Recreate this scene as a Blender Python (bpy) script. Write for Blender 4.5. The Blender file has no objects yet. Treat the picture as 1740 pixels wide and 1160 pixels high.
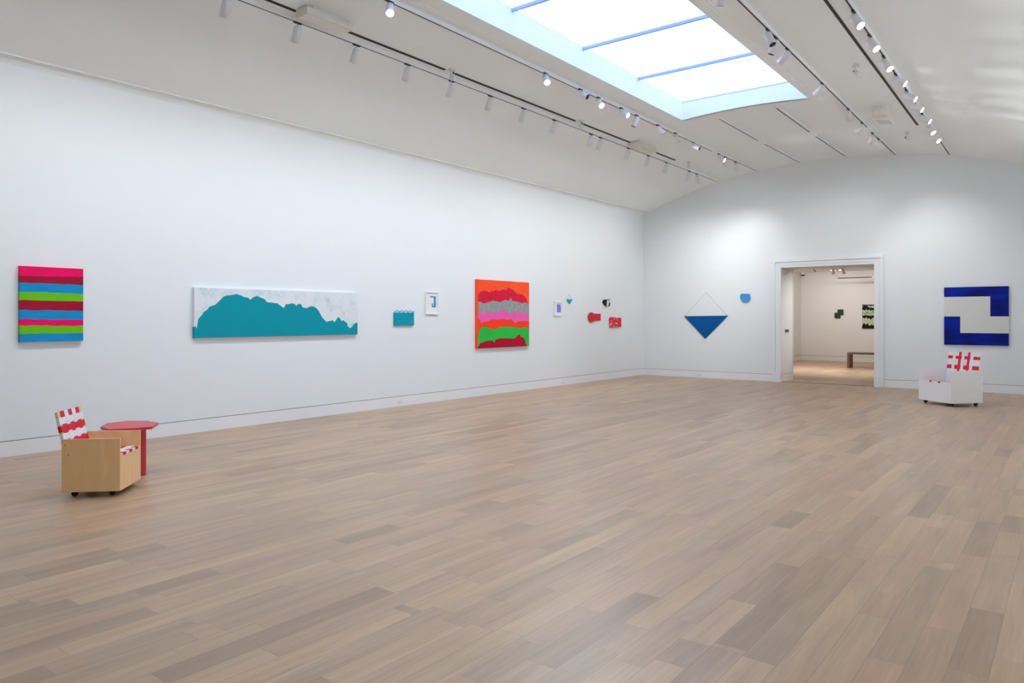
import bpy, bmesh, math, random
from mathutils import Vector, Matrix, Quaternion
random.seed(7)
scn = bpy.context.scene
COL = scn.collection
pi = math.pi

# ------------------------------------------------------------------ dimensions (metres)
LX, RX, FY, BY = -9.2, 0.35, 17.7, -3.2          # left / right / far / back wall planes
XC, ZC, RR = -4.603, -7.214, 12.364              # vaulted ceiling: circle centre and radius
SX0, SX1, SY0, SY1, GZ = -5.70, -3.50, 2.34, 12.48, 5.43   # skylight opening, glass height
DX0, DX1, DZ = -5.575, -3.555, 2.70              # doorway in the far wall
R2Y0, R2Y1, R2X0, R2X1, R2Z = 18.62, 27.5, -7.95, 0.35, 3.16   # next gallery
BH = 0.166                                       # baseboard height

def cz(x):
    return ZC + math.sqrt(RR * RR - (x - XC) ** 2)

# ------------------------------------------------------------------ materials
def srgb(r, g, b):
    f = lambda c: (c / 255 / 12.92) if c / 255 <= 0.04045 else ((c / 255 + 0.055) / 1.055) ** 2.4
    return (f(r), f(g), f(b), 1)

def new_mat(name):
    m = bpy.data.materials.new(name); m.use_nodes = True
    nt = m.node_tree
    return m, nt, nt.nodes['Principled BSDF']

def plain(name, col, rough=0.5, var=0.04, scale=6.0, bump=0.0, metallic=0.0, stretch=(1, 1, 1), spec=0.4):
    """procedural paint / plastic: base colour with a gentle noise variation"""
    m, nt, b = new_mat(name)
    tc = nt.nodes.new('ShaderNodeTexCoord'); mp = nt.nodes.new('ShaderNodeMapping')
    mp.inputs['Scale'].default_value = stretch
    nz = nt.nodes.new('ShaderNodeTexNoise'); nz.inputs['Scale'].default_value = scale
    nz.inputs['Detail'].default_value = 4
    nt.links.new(tc.outputs['Object'], mp.inputs['Vector']); nt.links.new(mp.outputs['Vector'], nz.inputs['Vector'])
    cr = nt.nodes.new('ShaderNodeValToRGB')
    c = Vector(col[:3])
    cr.color_ramp.elements[0].position = 0.3; cr.color_ramp.elements[1].position = 0.7
    cr.color_ramp.elements[0].color = (*(c * (1 - var)), 1); cr.color_ramp.elements[1].color = (*[min(1, v) for v in (c * (1 + var))], 1)
    nt.links.new(nz.outputs['Fac'], cr.inputs['Fac']); nt.links.new(cr.outputs['Color'], b.inputs['Base Color'])
    b.inputs['Roughness'].default_value = rough; b.inputs['Metallic'].default_value = metallic
    b.inputs['Specular IOR Level'].default_value = spec
    if bump:
        bp = nt.nodes.new('ShaderNodeBump'); bp.inputs['Strength'].default_value = bump; bp.inputs['Distance'].default_value = 0.002
        nt.links.new(nz.outputs['Fac'], bp.inputs['Height']); nt.links.new(bp.outputs['Normal'], b.inputs['Normal'])
    return m

def emit(name, col, strength):
    m = bpy.data.materials.new(name); m.use_nodes = True
    nt = m.node_tree; nt.nodes.clear()
    e = nt.nodes.new('ShaderNodeEmission'); o = nt.nodes.new('ShaderNodeOutputMaterial')
    e.inputs['Color'].default_value = col; e.inputs['Strength'].default_value = strength
    nt.links.new(e.outputs[0], o.inputs['Surface'])
    return m

M = {}
M['wall'] = plain('wall_paint', (0.797, 0.826, 0.840, 1), 0.75, 0.006, 1.5, spec=0.2)
M['ceil'] = plain('ceiling_plaster', (0.905, 0.95, 0.955, 1), 0.85, 0.008, 0.8, spec=0.1)
M['trim'] = plain('trim_paint', (0.82, 0.832, 0.845, 1), 0.45, 0.006, 2)
M['gap'] = plain('reveal_shadow_metal', (0.16, 0.16, 0.16, 1), 0.6, 0.03)
M['wall2'] = plain('adjoining_wall_paint', (0.80, 0.79, 0.775, 1), 0.75, 0.008, 1.5, spec=0.2)
M['well'] = plain('skylight_well_paint', (0.86, 0.87, 0.88, 1), 0.8, 0.004, 1.5, spec=0.1)
M['mull'] = plain('mullion_metal', (0.36, 0.44, 0.52, 1), 0.4, 0.02)
M['track'] = plain('track_metal', (0.90, 0.91, 0.92, 1), 0.45, 0.02)
M['black'] = plain('slot_black', (0.012, 0.012, 0.012, 1), 0.6, 0.1)
M['slotgrey'] = plain('track_slot_dark', (0.035, 0.035, 0.035, 1), 0.6, 0.1)
M['head'] = plain('lamp_white_enamel', (0.80, 0.81, 0.83, 1), 0.35, 0.01)
M['lamp_dark'] = plain('lamp_inside_black', (0.01, 0.01, 0.015, 1), 0.35, 0.1)
M['lit'] = emit('lamp_lit', (1, 0.97, 0.93, 1), 14)
M['cream'] = plain('cream_enamel', (0.74, 0.71, 0.63, 1), 0.45, 0.02)
M['device'] = plain('device_white', (0.76, 0.75, 0.73, 1), 0.5, 0.02)
M['ply'] = None
M['caster'] = plain('caster_black', (0.015, 0.013, 0.013, 1), 0.45, 0.1)
M['redstrap'] = plain('red_webbing', srgb(214, 22, 44), 0.65, 0.10, 160, bump=0.3)
M['whitestrap'] = plain('white_webbing', (0.80, 0.79, 0.81, 1), 0.7, 0.03, 160, bump=0.3)
M['redpaint'] = plain('red_table_paint', srgb(196, 44, 58), 0.35, 0.05, 5)
M['whitepaint'] = plain('white_board_paint', (0.80, 0.80, 0.79, 1), 0.45, 0.01, 4)
M['bench'] = plain('bench_wood', srgb(122, 96, 78), 0.45, 0.12, 5, stretch=(1, 8, 8))
M['plate'] = plain('outlet_plate', (0.80, 0.80, 0.80, 1), 0.35, 0.01)
M['grey'] = plain('keypad_grey', (0.12, 0.11, 0.10, 1), 0.35, 0.03)
M['string'] = plain('string', (0.62, 0.61, 0.60, 1), 0.8, 0.03)
M['frame'] = plain('frame_white', (0.88, 0.86, 0.83, 1), 0.5, 0.01)
M['mat'] = plain('mat_board', (0.84, 0.83, 0.81, 1), 0.8, 0.01)

def paintmat(name, rgb, var=0.05, scale=9, stretch=(1, 1, 1), rough=0.5):
    return plain(name, srgb(*rgb), rough, var, scale, bump=0.25, stretch=stretch, spec=0.15)

HS = (1, 1, 10)   # horizontal brush strokes
P = dict(
    pink=paintmat('paint_hot_pink', (236, 0, 98), 0.10, 5, HS), maroon=paintmat('paint_maroon', (158, 14, 46), 0.12, 5, HS),
    skyb=paintmat('paint_sky_blue', (18, 140, 196), 0.12, 5, HS), lime=paintmat('paint_lime', (106, 190, 20), 0.06, 5, HS),
    teal=paintmat('paint_teal', (0, 146, 162), 0.02, 5), tealb=paintmat('paint_bright_teal', (0, 150, 168), 0.05, 5),
    chalk=None, orange=paintmat('paint_orange', (252, 84, 44), 0.06, 3), crimson=paintmat('paint_crimson', (212, 22, 56), 0.10, 6),
    silver=paintmat('paint_silver', (150, 152, 152), 0.22, 26), bubble=paintmat('paint_bubblegum', (238, 96, 174), 0.05, 6),
    vermil=paintmat('paint_vermilion', (246, 66, 30), 0.08, 4), green=paintmat('paint_green', (44, 186, 66), 0.05, 6),
    dred=paintmat('paint_dark_red', (176, 4, 44), 0.12, 6), ultra=paintmat('paint_ultramarine', (0, 26, 128), 0.6, 2.2, (1, 1, 2.5)),
    offw=paintmat('paint_off_white', (216, 216, 212), 0.01, 4), paper=paintmat('paper_blue', (44, 142, 196), 0.25, 18),
    cobalt=paintmat('ink_cobalt', (74, 104, 214), 0.2, 30), deepb=paintmat('paint_deep_blue', (0, 84, 150), 0.14, 5, HS),
    dotb=paintmat('paint_dot_blue', (70, 150, 206), 0.10, 12), redc=paintmat('ceramic_red', (206, 44, 54), 0.12, 14),
    redb=paintmat('ceramic_bright_red', (222, 46, 58), 0.06, 14), blk=paintmat('paint_black', (26, 26, 26), 0.2, 10),
    aqua=paintmat('paint_aqua', (40, 160, 190), 0.05, 10), pale=paintmat('paint_pale_aqua', (190, 232, 238), 0.05, 10),
    sage=paintmat('paint_sage', (196, 202, 176), 0.15, 20), leaf=paintmat('paint_pale_green', (120, 176, 120), 0.2, 24))

def chalk():
    m, nt, b = new_mat('paint_chalk_white')
    tc = nt.nodes.new('ShaderNodeTexCoord'); nz = nt.nodes.new('ShaderNodeTexNoise')
    nz.inputs['Scale'].default_value = 4.5; nz.inputs['Detail'].default_value = 8; nz.inputs['Roughness'].default_value = 0.68
    cr = nt.nodes.new('ShaderNodeValToRGB')
    e = cr.color_ramp.elements
    e[0].position = 0.50; e[0].color = srgb(224, 228, 232); e[1].position = 0.80; e[1].color = srgb(130, 196, 200)
    nt.links.new(tc.outputs['Object'], nz.inputs['Vector']); nt.links.new(nz.outputs['Fac'], cr.inputs['Fac'])
    nt.links.new(cr.outputs['Color'], b.inputs['Base Color']); b.inputs['Roughness'].default_value = 0.6
    return m
P['chalk'] = chalk()

def plywood():
    m, nt, b = new_mat('birch_plywood')
    tc = nt.nodes.new('ShaderNodeTexCoord'); mp = nt.nodes.new('ShaderNodeMapping')
    mp.inputs['Scale'].default_value = (3.0, 3.0, 1.1)
    nz = nt.nodes.new('ShaderNodeTexNoise'); nz.inputs['Scale'].default_value = 1.6; nz.inputs['Detail'].default_value = 3; nz.inputs['Distortion'].default_value = 1.4
    mul = nt.nodes.new('ShaderNodeMath'); mul.operation = 'MULTIPLY'; mul.inputs[1].default_value = 9
    sn = nt.nodes.new('ShaderNodeMath'); sn.operation = 'SINE'
    cr = nt.nodes.new('ShaderNodeValToRGB'); e = cr.color_ramp.elements
    e[0].position = 0.0; e[0].color = srgb(232, 190, 136); e[1].position = 1.0; e[1].color = srgb(240, 204, 152)
    ma = nt.nodes.new('ShaderNodeMath'); ma.operation = 'MULTIPLY_ADD'; ma.inputs[1].default_value = 0.5; ma.inputs[2].default_value = 0.5
    L = nt.links.new
    L(tc.outputs['Object'], mp.inputs['Vector']); L(mp.outputs['Vector'], nz.inputs['Vector']); L(nz.outputs['Fac'], mul.inputs[0])
    L(mul.outputs[0], sn.inputs[0]); L(sn.outputs[0], ma.inputs[0]); L(ma.outputs[0], cr.inputs['Fac']); L(cr.outputs['Color'], b.inputs['Base Color'])
    b.inputs['Roughness'].default_value = 0.4
    return m
M['ply'] = plywood()

def wood_floor(name, tint=1.0):
    m, nt, b = new_mat(name)
    N = nt.nodes; L = nt.links.new
    def math_(op, a, bb=None, c=None):
        n = N.new('ShaderNodeMath'); n.operation = op
        for i, v in enumerate((a, bb, c)):
            if v is None: continue
            if isinstance(v, (int, float)): n.inputs[i].default_value = v
            else: L(v, n.inputs[i])
        return n.outputs[0]
    tc = N.new('ShaderNodeTexCoord'); sp = N.new('ShaderNodeSeparateXYZ'); L(tc.outputs['Object'], sp.inputs[0])
    X, Y = sp.outputs[0], sp.outputs[1]
    xs = math_('DIVIDE', X, 0.148); row = math_('FLOOR', xs); fx = math_('FRACT', xs)
    w1 = N.new('ShaderNodeTexWhiteNoise'); w1.noise_dimensions = '1D'; L(row, w1.inputs['W'])
    w1b = N.new('ShaderNodeTexWhiteNoise'); w1b.noise_dimensions = '1D'; L(math_('ADD', row, 37.3), w1b.inputs['W'])
    ln = math_('MULTIPLY_ADD', w1.outputs['Value'], 1.0, 1.1)
    ys = math_('ADD', math_('DIVIDE', Y, ln), math_('MULTIPLY', w1b.outputs['Value'], 23.0))
    # second random cut makes board lengths irregular
    pid0 = math_('FLOOR', ys); fy0 = math_('FRACT', ys)
    cmb0 = N.new('ShaderNodeCombineXYZ'); L(row, cmb0.inputs[0]); L(pid0, cmb0.inputs[1]); cmb0.inputs[2].default_value = 5.5
    w3 = N.new('ShaderNodeTexWhiteNoise'); w3.noise_dimensions = '3D'; L(cmb0.outputs[0], w3.inputs['Vector'])
    cut = math_('MULTIPLY_ADD', w3.outputs['Value'], 1.1, 0.25)
    half = math_('GREATER_THAN', fy0, cut)
    pid = math_('MULTIPLY_ADD', half, 0.5, pid0)
    cmb = N.new('ShaderNodeCombineXYZ'); L(row, cmb.inputs[0]); L(pid, cmb.inputs[1])
    w2 = N.new('ShaderNodeTexWhiteNoise'); w2.noise_dimensions = '3D'; L(cmb.outputs[0], w2.inputs['Vector'])
    cr = N.new('ShaderNodeValToRGB'); cr.color_ramp.interpolation = 'CONSTANT'
    tones = [(0.0, (0.348, 0.228, 0.143)), (0.09, (0.387, 0.263, 0.166)), (0.22, (0.417, 0.278, 0.177)), (0.36, (0.436, 0.284, 0.178)), (0.52, (0.449, 0.301, 0.184)), (0.66, (0.433, 0.275, 0.174)), (0.78, (0.471, 0.313, 0.188)), (0.9, (0.466, 0.306, 0.178)), (0.96, (0.392, 0.251, 0.157))]
    el = cr.color_ramp.elements
    el[0].position = 0; el[0].color = (*tones[0][1], 1); el[1].position = tones[1][0]; el[1].color = (*tones[1][1], 1)
    for p_, c_ in tones[2:]:
        e = el.new(p_); e.color = (*c_, 1)
    L(w2.outputs['Value'], cr.inputs['Fac'])
    # grain
    cg = N.new('ShaderNodeCombineXYZ')
    L(math_('MULTIPLY', X, 34.0), cg.inputs[0]); L(math_('MULTIPLY', Y, 1.7), cg.inputs[1])
    L(math_('MULTIPLY', w2.outputs['Value'], 90.0), cg.inputs[2])
    nz = N.new('ShaderNodeTexNoise'); nz.inputs['Scale'].default_value = 1.0; nz.inputs['Detail'].default_value = 7; nz.inputs['Roughness'].default_value = 0.62; nz.inputs['Distortion'].default_value = 1.2
    L(cg.outputs[0], nz.inputs['Vector'])
    cg2 = N.new('ShaderNodeCombineXYZ')
    L(math_('MULTIPLY', X, 9.0), cg2.inputs[0]); L(math_('MULTIPLY', Y, 0.9), cg2.inputs[1])
    L(math_('MULTIPLY', w2.outputs['Value'], 50.0), cg2.inputs[2])
    nz2 = N.new('ShaderNodeTexNoise'); nz2.inputs['Scale'].default_value = 1.0; nz2.inputs['Detail'].default_value = 2
    L(cg2.outputs[0], nz2.inputs['Vector'])
    g = math_('MULTIPLY_ADD', nz.outputs['Fac'], 0.56, 0.73)
    g = math_('MULTIPLY', g, math_('MULTIPLY_ADD', nz2.outputs['Fac'], 0.60, 0.70))
    # seams
    s1 = math_('LESS_THAN', math_('ABSOLUTE', math_('SUBTRACT', fx, 0.5)), 0.488)
    e1 = math_('GREATER_THAN', math_('MULTIPLY', fy0, ln), 0.003)
    e2 = math_('GREATER_THAN', math_('ABSOLUTE', math_('MULTIPLY', math_('SUBTRACT', fy0, cut), ln)), 0.0018)
    seam = math_('MULTIPLY', math_('MULTIPLY', s1, e1), e2)
    g = math_('MULTIPLY', g, math_('MULTIPLY_ADD', seam, 0.24, 0.76))
    g = math_('MULTIPLY', g, tint)
    vm = N.new('ShaderNodeVectorMath'); vm.operation = 'SCALE'; L(cr.outputs['Color'], vm.inputs[0]); L(g, vm.inputs['Scale'])
    L(vm.outputs[0], b.inputs['Base Color'])
    L(math_('MULTIPLY_ADD', nz.outputs['Fac'], 0.12, 0.31), b.inputs['Roughness'])
    b.inputs['Specular IOR Level'].default_value = 0.55
    bp = N.new('ShaderNodeBump'); bp.inputs['Strength'].default_value = 0.10; bp.inputs['Distance'].default_value = 0.002
    L(seam, bp.inputs['Height']); L(bp.outputs['Normal'], b.inputs['Normal'])
    return m
M['floor'] = wood_floor('oak_plank_floor')

def glass_pane():
    m = bpy.data.materials.new('skylight_glass'); m.use_nodes = True
    nt = m.node_tree; nt.nodes.clear()
    o = nt.nodes.new('ShaderNodeOutputMaterial'); t = nt.nodes.new('ShaderNodeBsdfTransparent')
    tl = nt.nodes.new('ShaderNodeBsdfTranslucent'); mx = nt.nodes.new('ShaderNodeMixShader')
    t.inputs['Color'].default_value = (0.97, 0.985, 1, 1); tl.inputs['Color'].default_value = (0.9, 0.95, 1, 1)
    mx.inputs['Fac'].default_value = 0.25
    nt.links.new(t.outputs[0], mx.inputs[1]); nt.links.new(tl.outputs[0], mx.inputs[2]); nt.links.new(mx.outputs[0], o.inputs['Surface'])
    return m
M['pane'] = glass_pane()

# ------------------------------------------------------------------ mesh helpers
class MB:
    def __init__(s): s.bm = bmesh.new(); s.mats = []
    def mi(s, m):
        if m not in s.mats: s.mats.append(m)
        return s.mats.index(m)
    def face(s, pts, m):
        vs = [s.bm.verts.new(p) for p in pts]
        f = s.bm.faces.new(vs); f.material_index = s.mi(m); return f
    def box(s, x0, x1, y0, y1, z0, z1, m, mtx=None):
        i = s.mi(m)
        c = [Vector((x, y, z)) for x in (x0, x1) for y in (y0, y1) for z in (z0, z1)]
        if mtx: c = [mtx @ v for v in c]
        v = [s.bm.verts.new(p) for p in c]
        for q in ((0, 1, 3, 2), (4, 6, 7, 5), (0, 4, 5, 1), (2, 3, 7, 6), (0, 2, 6, 4), (1, 5, 7, 3)):
            f = s.bm.faces.new([v[k] for k in q]); f.material_index = i
        return v
    def prism(s, pts, w0, w1, mp, m, mside=None):
        """2-D outline extruded from depth w0 to w1 with the mapping mp(u, v, w)"""
        i = s.mi(m); j = s.mi(mside or m)
        a = [s.bm.verts.new(mp(u, v, w0)) for u, v in pts]; b = [s.bm.verts.new(mp(u, v, w1)) for u, v in pts]
        f = s.bm.faces.new(b); f.material_index = i
        f = s.bm.faces.new(a[::-1]); f.material_index = j
        n = len(pts)
        for k in range(n):
            f = s.bm.faces.new([a[k], a[(k + 1) % n], b[(k + 1) % n], b[k]]); f.material_index = j
    def cyl(s, p0, p1, r0, m, r1=None, n=24, caps=True, smooth=True):
        i = s.mi(m); r1 = r0 if r1 is None else r1
        p0, p1 = Vector(p0), Vector(p1); d = (p1 - p0).normalized()
        q = d.to_track_quat('Z', 'Y')
        ring = lambda p, r: [s.bm.verts.new(p + q @ Vector((r * math.cos(2 * pi * k / n), r * math.sin(2 * pi * k / n), 0))) for k in range(n)]
        a, b = ring(p0, r0), ring(p1, r1)
        for k in range(n):
            f = s.bm.faces.new([a[k], a[(k + 1) % n], b[(k + 1) % n], b[k]]); f.material_index = i; f.smooth = smooth
        if caps:
            f = s.bm.faces.new(a[::-1]); f.material_index = i
            f = s.bm.faces.new(b); f.material_index = i
    def tube(s, pts, r, m, n=8):
        for a, b in zip(pts, pts[1:]): s.cyl(a, b, r, m, n=n)
    def mesh(s, name, bevel=0.0):
        bmesh.ops.remove_doubles(s.bm, verts=s.bm.verts, dist=1e-6)
        bmesh.ops.recalc_face_normals(s.bm, faces=s.bm.faces)
        if bevel:
            ed = [e for e in s.bm.edges if len(e.link_faces) == 2 and e.calc_face_angle(0) > 0.6]
            bmesh.ops.bevel(s.bm, geom=ed, offset=bevel, segments=2, profile=0.6, affect='EDGES')
        me = bpy.data.meshes.new(name); s.bm.to_mesh(me); s.bm.free()
        for m in s.mats: me.materials.append(m)
        return me

def link(name, me, parent=None, loc=None):
    o = bpy.data.objects.new(name, me); COL.objects.link(o)
    if parent: o.parent = parent
    if loc is not None: o.location = loc
    return o
def tag(o, label=None, cat=None, group=None, kind=None):
    if label: o['label'] = label
    if cat: o['category'] = cat
    if group: o['group'] = group
    if kind: o['kind'] = kind
    return o
def root(name, loc, label, cat, group=None, rz=0.0):
    o = bpy.data.objects.new(name, None); COL.objects.link(o)
    o.location = loc; o.rotation_euler = (0, 0, rz); o.empty_display_size = 0.1
    return tag(o, label, cat, group)
def struct(name, me, label=None, cat=None):
    return tag(link(name, me), label, cat, None, 'structure')
def bx(name, x0, x1, y0, y1, z0, z1, m, parent=None, bevel=0.0, mtx=None):
    b = MB(); b.box(x0, x1, y0, y1, z0, z1, m, mtx); return link(name, b.mesh(name, bevel), parent)

left = lambda u, v, w: Vector((LX + w, u, v))
far = lambda u, v, w: Vector((u, FY - w, v))
back2 = lambda u, v, w: Vector((u, R2Y1 - w, v))

# ------------------------------------------------------------------ the room shell
b = MB(); b.box(LX - 0.3, RX + 0.3, BY - 0.3, FY + 0.02, -0.2, 0, M['floor'])
struct('floor', b.mesh('floor'), 'wide plank bleached oak floor of the gallery', 'floor')
b = MB(); b.box(R2X0 - 0.3, R2X1 + 0.3, FY + 0.02, R2Y1 + 0.3, -0.2, 0, M['floor'])
struct('floor_adjoining', b.mesh('floor_adjoining'), 'oak floor of the next room beyond the doorway', 'floor')

# ceiling: shallow barrel vault with the skylight opening
xs = [LX + (SX0 - LX) * k / 26 for k in range(27)] + [SX0 + (SX1 - SX0) * k / 16 for k in range(1, 17)] + [SX1 + (RX - SX1) * k / 26 for k in range(1, 27)]
ys = [BY, SY0, SY1, FY]
b = MB(); V = {}
mi = b.mi(M['ceil'])
for i, x in enumerate(xs):
    for j, y in enumerate(ys):
        for k in (0, 1): V[i, j, k] = b.bm.verts.new((x, y, cz(x) + 0.12 * k))
hole = lambda i, j: j == 1 and xs[i] >= SX0 - 1e-6 and xs[i + 1] <= SX1 + 1e-6
for i in range(len(xs) - 1):
    for j in range(3):
        if hole(i, j): continue
        for k in (0, 1):
            q = [V[i, j, k], V[i, j + 1, k], V[i + 1, j + 1, k], V[i + 1, j, k]]
            f = b.bm.faces.new(q if k == 0 else q[::-1]); f.material_index = mi; f.smooth = True
for j in range(3):
    for i, xx in ((0, 0), (len(xs) - 1, 0)):
        b.bm.faces.new([V[i, j, 0], V[i, j + 1, 0], V[i, j + 1, 1], V[i, j, 1]])
for i in range(len(xs) - 1):
    for j in (0, 3):
        b.bm.faces.new([V[i, j, 0], V[i + 1, j, 0], V[i + 1, j, 1], V[i, j, 1]])
me = bpy.data.meshes.new('ceiling'); b.bm.to_mesh(me); b.bm.free(); me.materials.append(M['ceil'])
struct('ceiling', me, 'vaulted white plaster ceiling of the gallery', 'ceiling')

# walls with a thin dark reveal above the flush baseboard
WB = BH + 0.008
def wall_x(name, x, out, y0, y1, top, label):
    b = MB(); b.box(min(x, x + out), max(x, x + out), y0, y1, WB, top, M['wall']); struct(name, b.mesh(name), label, 'wall')
wall_x('wall_left', LX, -0.2, BY, FY + 0.2, 4.5, 'long white gallery wall hung with colourful paintings')
wall_x('wall_right', RX, 0.2, BY, FY + 0.2, 4.5, 'white wall behind the camera side')
b = MB(); b.box(LX, RX, BY - 0.2, BY, WB, 5.4, M['wall']); struct('wall_back', b.mesh('wall_back'), 'white end wall behind the viewer', 'wall')
# far wall: polygon with the arched top and the doorway cut out
b = MB()
arch = [(x, cz(x) + 0.05) for x in xs]
def col(x0, x1, zb):
    pts = [(x0, zb), (x1, zb)] + [p for p in reversed(arch) if x0 - 1e-6 < p[0] < x1 + 1e-6 and x0 + 1e-4 < p[0] < x1 - 1e-4 or False]
    pts = [(x0, zb), (x1, zb), (x1, cz(x1) + 0.05)] + [p for p in reversed(arch) if x0 + 1e-4 < p[0] < x1 - 1e-4] + [(x0, cz(x0) + 0.05)]
    b.prism(pts, -0.2, 0, far, M['wall'])
col(LX, DX0, WB); col(DX0, DX1, DZ); col(DX1, RX, WB)
struct('wall_far', b.mesh('wall_far'), 'white far end wall with arched top and doorway', 'wall')

def baseboard(name, x0, x1, y0, y1, axis, m, label, gx):
    """flush board plus a recessed dark reveal strip above it"""
    b = MB(); b.box(x0, x1, y0, y1, 0, BH, m)
    g = 0.012
    if axis == 'x': b.box(x0 + (g if gx < 0 else 0), x1 - (g if gx > 0 else 0), y0, y1, BH, WB, M['gap'])
    else: b.box(x0, x1, y0 + (g if gx < 0 else 0), y1 - (g if gx > 0 else 0), BH, WB, M['gap'])
    # gx: side of the visible face (+1 = max side)
    struct(name, b.mesh(name), label, 'baseboard')
baseboard('baseboard_left', LX - 0.2, LX, BY, FY + 0.2, 'x', M['trim'], 'flush white baseboard with dark reveal along the long left wall', 1)
baseboard('baseboard_right', RX, RX + 0.2, BY, FY + 0.2, 'x', M['trim'], 'flush white baseboard along the right wall', -1)
baseboard('baseboard_back', LX, RX, BY - 0.2, BY, 'y', M['trim'], 'flush white baseboard along the back wall', 1)
baseboard('baseboard_far_left', LX, DX0 - 0.1, FY, FY + 0.2, 'y', M['trim'], 'flush white baseboard on the far wall left of the doorway', -1)
baseboard('baseboard_far_right', DX1 + 0.1, RX, FY, FY + 0.2, 'y', M['trim'], 'flush white baseboard on the far wall right of the doorway', -1)

# thin plaster bead that runs along the edge of the vault
b = MB()
xb = LX + 0.15
a = math.atan2(cz(xb + 0.01) - cz(xb - 0.01), 0.02)
mt = Matrix.Translation((xb, 0, cz(xb))) @ Matrix.Rotation(-a, 4, 'Y')
b.box(-0.011, 0.011, BY, FY, -0.014, 0.01, M['trim'], mt)
struct('trim_1', b.mesh('trim_1'), 'thin plaster bead along the ceiling edge above the left wall', 'trim')

# ------------------------------------------------------------------ doorway casing and jamb
o = root('door_1', (0, 0, 0), 'white cased doorway opening to the next gallery', 'doorway'); o['kind'] = 'structure'
b = MB()
def casing(x0, x1, z0, z1, w): b.box(x0, x1, FY - w, FY, z0, z1, M['trim'])
ci, c1, c2 = 0.0, 0.13, 0.19
casing(DX0 - c1, DX0, 0.24, DZ + c1, 0.028); casing(DX1, DX1 + c1, 0.24, DZ + c1, 0.028); casing(DX0, DX1, DZ, DZ + c1, 0.028)
casing(DX0 - c1 + 0.02, DX0 - 0.055, 0.24, DZ + c1 - 0.02, 0.036); casing(DX1 + 0.055, DX1 + c1 - 0.02, 0.24, DZ + c1 - 0.02, 0.036)
casing(DX0 - 0.055, DX1 + 0.055, DZ + 0.055, DZ + c1 - 0.02, 0.036)
link('casing', b.mesh('casing', 0.002), o)
b = MB()
casing(DX0 - c2, DX0 - c1, 0.24, DZ + c2, 0.05); casing(DX1 + c1, DX1 + c2, 0.24, DZ + c2, 0.05); casing(DX0 - c1, DX1 + c1, DZ + c1, DZ + c2, 0.05)
link('backband', b.mesh('backband', 0.004), o)
for s in (0, 1):
    b = MB()
    if s == 0: b.box(DX0 - c2 - 0.004, DX0, FY - 0.058, FY, 0, 0.24, M['trim'])
    else: b.box(DX1, DX1 + c2 + 0.004, FY - 0.058, FY, 0, 0.24, M['trim'])
    link('plinth', b.mesh('plinth', 0.003), o)
# thick jamb lining with a pocket joint and its own baseboard line
for x, w in ((DX0, -1), (DX1, 1)):
    xi = x - 0.003 * w; b = MB(); x0, x1 = sorted((xi, x + 0.25 * w))
    b.box(x0, x1, FY + 0.002, R2Y0, 0.175, DZ + 0.1, M['wall2'])
    b.box(x0, x1, FY + 0.002, R2Y0, 0, 0.168, M['wall2'])
    xg = sorted((x + 0.008 * w, x + 0.2 * w)); b.box(xg[0], xg[1], FY + 0.01, R2Y0 - 0.01, 0.168, 0.175, M['gap'])
    xe = sorted((xi, xi - 0.002 * w)); b.box(xe[0], xe[1], R2Y0 - 0.075, R2Y0 - 0.068, 0.175, DZ, M['gap'])
    link('jamb', b.mesh('jamb'), o)
bx('head_lining', DX0, DX1, FY + 0.002, R2Y0, DZ - 0.003, DZ + 0.2, M['wall2'], o)
bx('threshold', DX0, DX1, FY + 0.05, FY + 0.17, 0.0, 0.006, plain('threshold_bronze', (0.23, 0.19, 0.16, 1), 0.4, 0.05), o)

# ------------------------------------------------------------------ the next gallery
def sbox(name, x0, x1, y0, y1, z0, z1, m, label, cat):
    b = MB(); b.box(x0, x1, y0, y1, z0, z1, m); return struct(name, b.mesh(name), label, cat)
sbox('wall_adjoining_far', R2X0, R2X1, R2Y1, R2Y1 + 0.2, WB, R2Z, M['wall2'], 'warm white back wall of the next room', 'wall')
sbox('wall_adjoining_left', R2X0 - 0.2, R2X0, R2Y0, R2Y1 + 0.2, 0.0, R2Z, M['wall2'], 'warm white side wall of the next room', 'wall')
sbox('wall_adjoining_right', R2X1, R2X1 + 0.2, R2Y0, R2Y1 + 0.2, 0.0, R2Z, M['wall2'], 'warm white right wall of the next room', 'wall')
b = MB(); b.box(R2X0 - 0.2, DX0 - 0.25, R2Y0 - 0.15, R2Y0, 0, R2Z, M['wall2']); b.box(DX1 + 0.25, R2X1 + 0.2, R2Y0 - 0.15, R2Y0, 0, R2Z, M['wall2'])
b.box(DX0 - 0.25, DX1 + 0.25, R2Y0 - 0.15, R2Y0, DZ + 0.1, R2Z, M['wall2'])
struct('wall_adjoining_near', b.mesh('wall_adjoining_near'), 'near wall of the next room around the doorway', 'wall')
sbox('ceiling_adjoining', R2X0 - 0.2, R2X1 + 0.2, R2Y0 - 0.15, R2Y1 + 0.2, R2Z, R2Z + 0.1, M['wall2'], 'flat ceiling of the next room', 'ceiling')
baseboard('baseboard_adjoining_far', R2X0, R2X1, R2Y1, R2Y1 + 0.2, 'y', M['wall2'], 'baseboard of the next room back wall', -1)
b = MB(); b.box(R2X0, R2X0 + 0.006, R2Y0, R2Y1, BH, WB, M['gap']); struct('trim_2', b.mesh('trim_2'), 'dark reveal line low on the next room side wall', 'trim')

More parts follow.
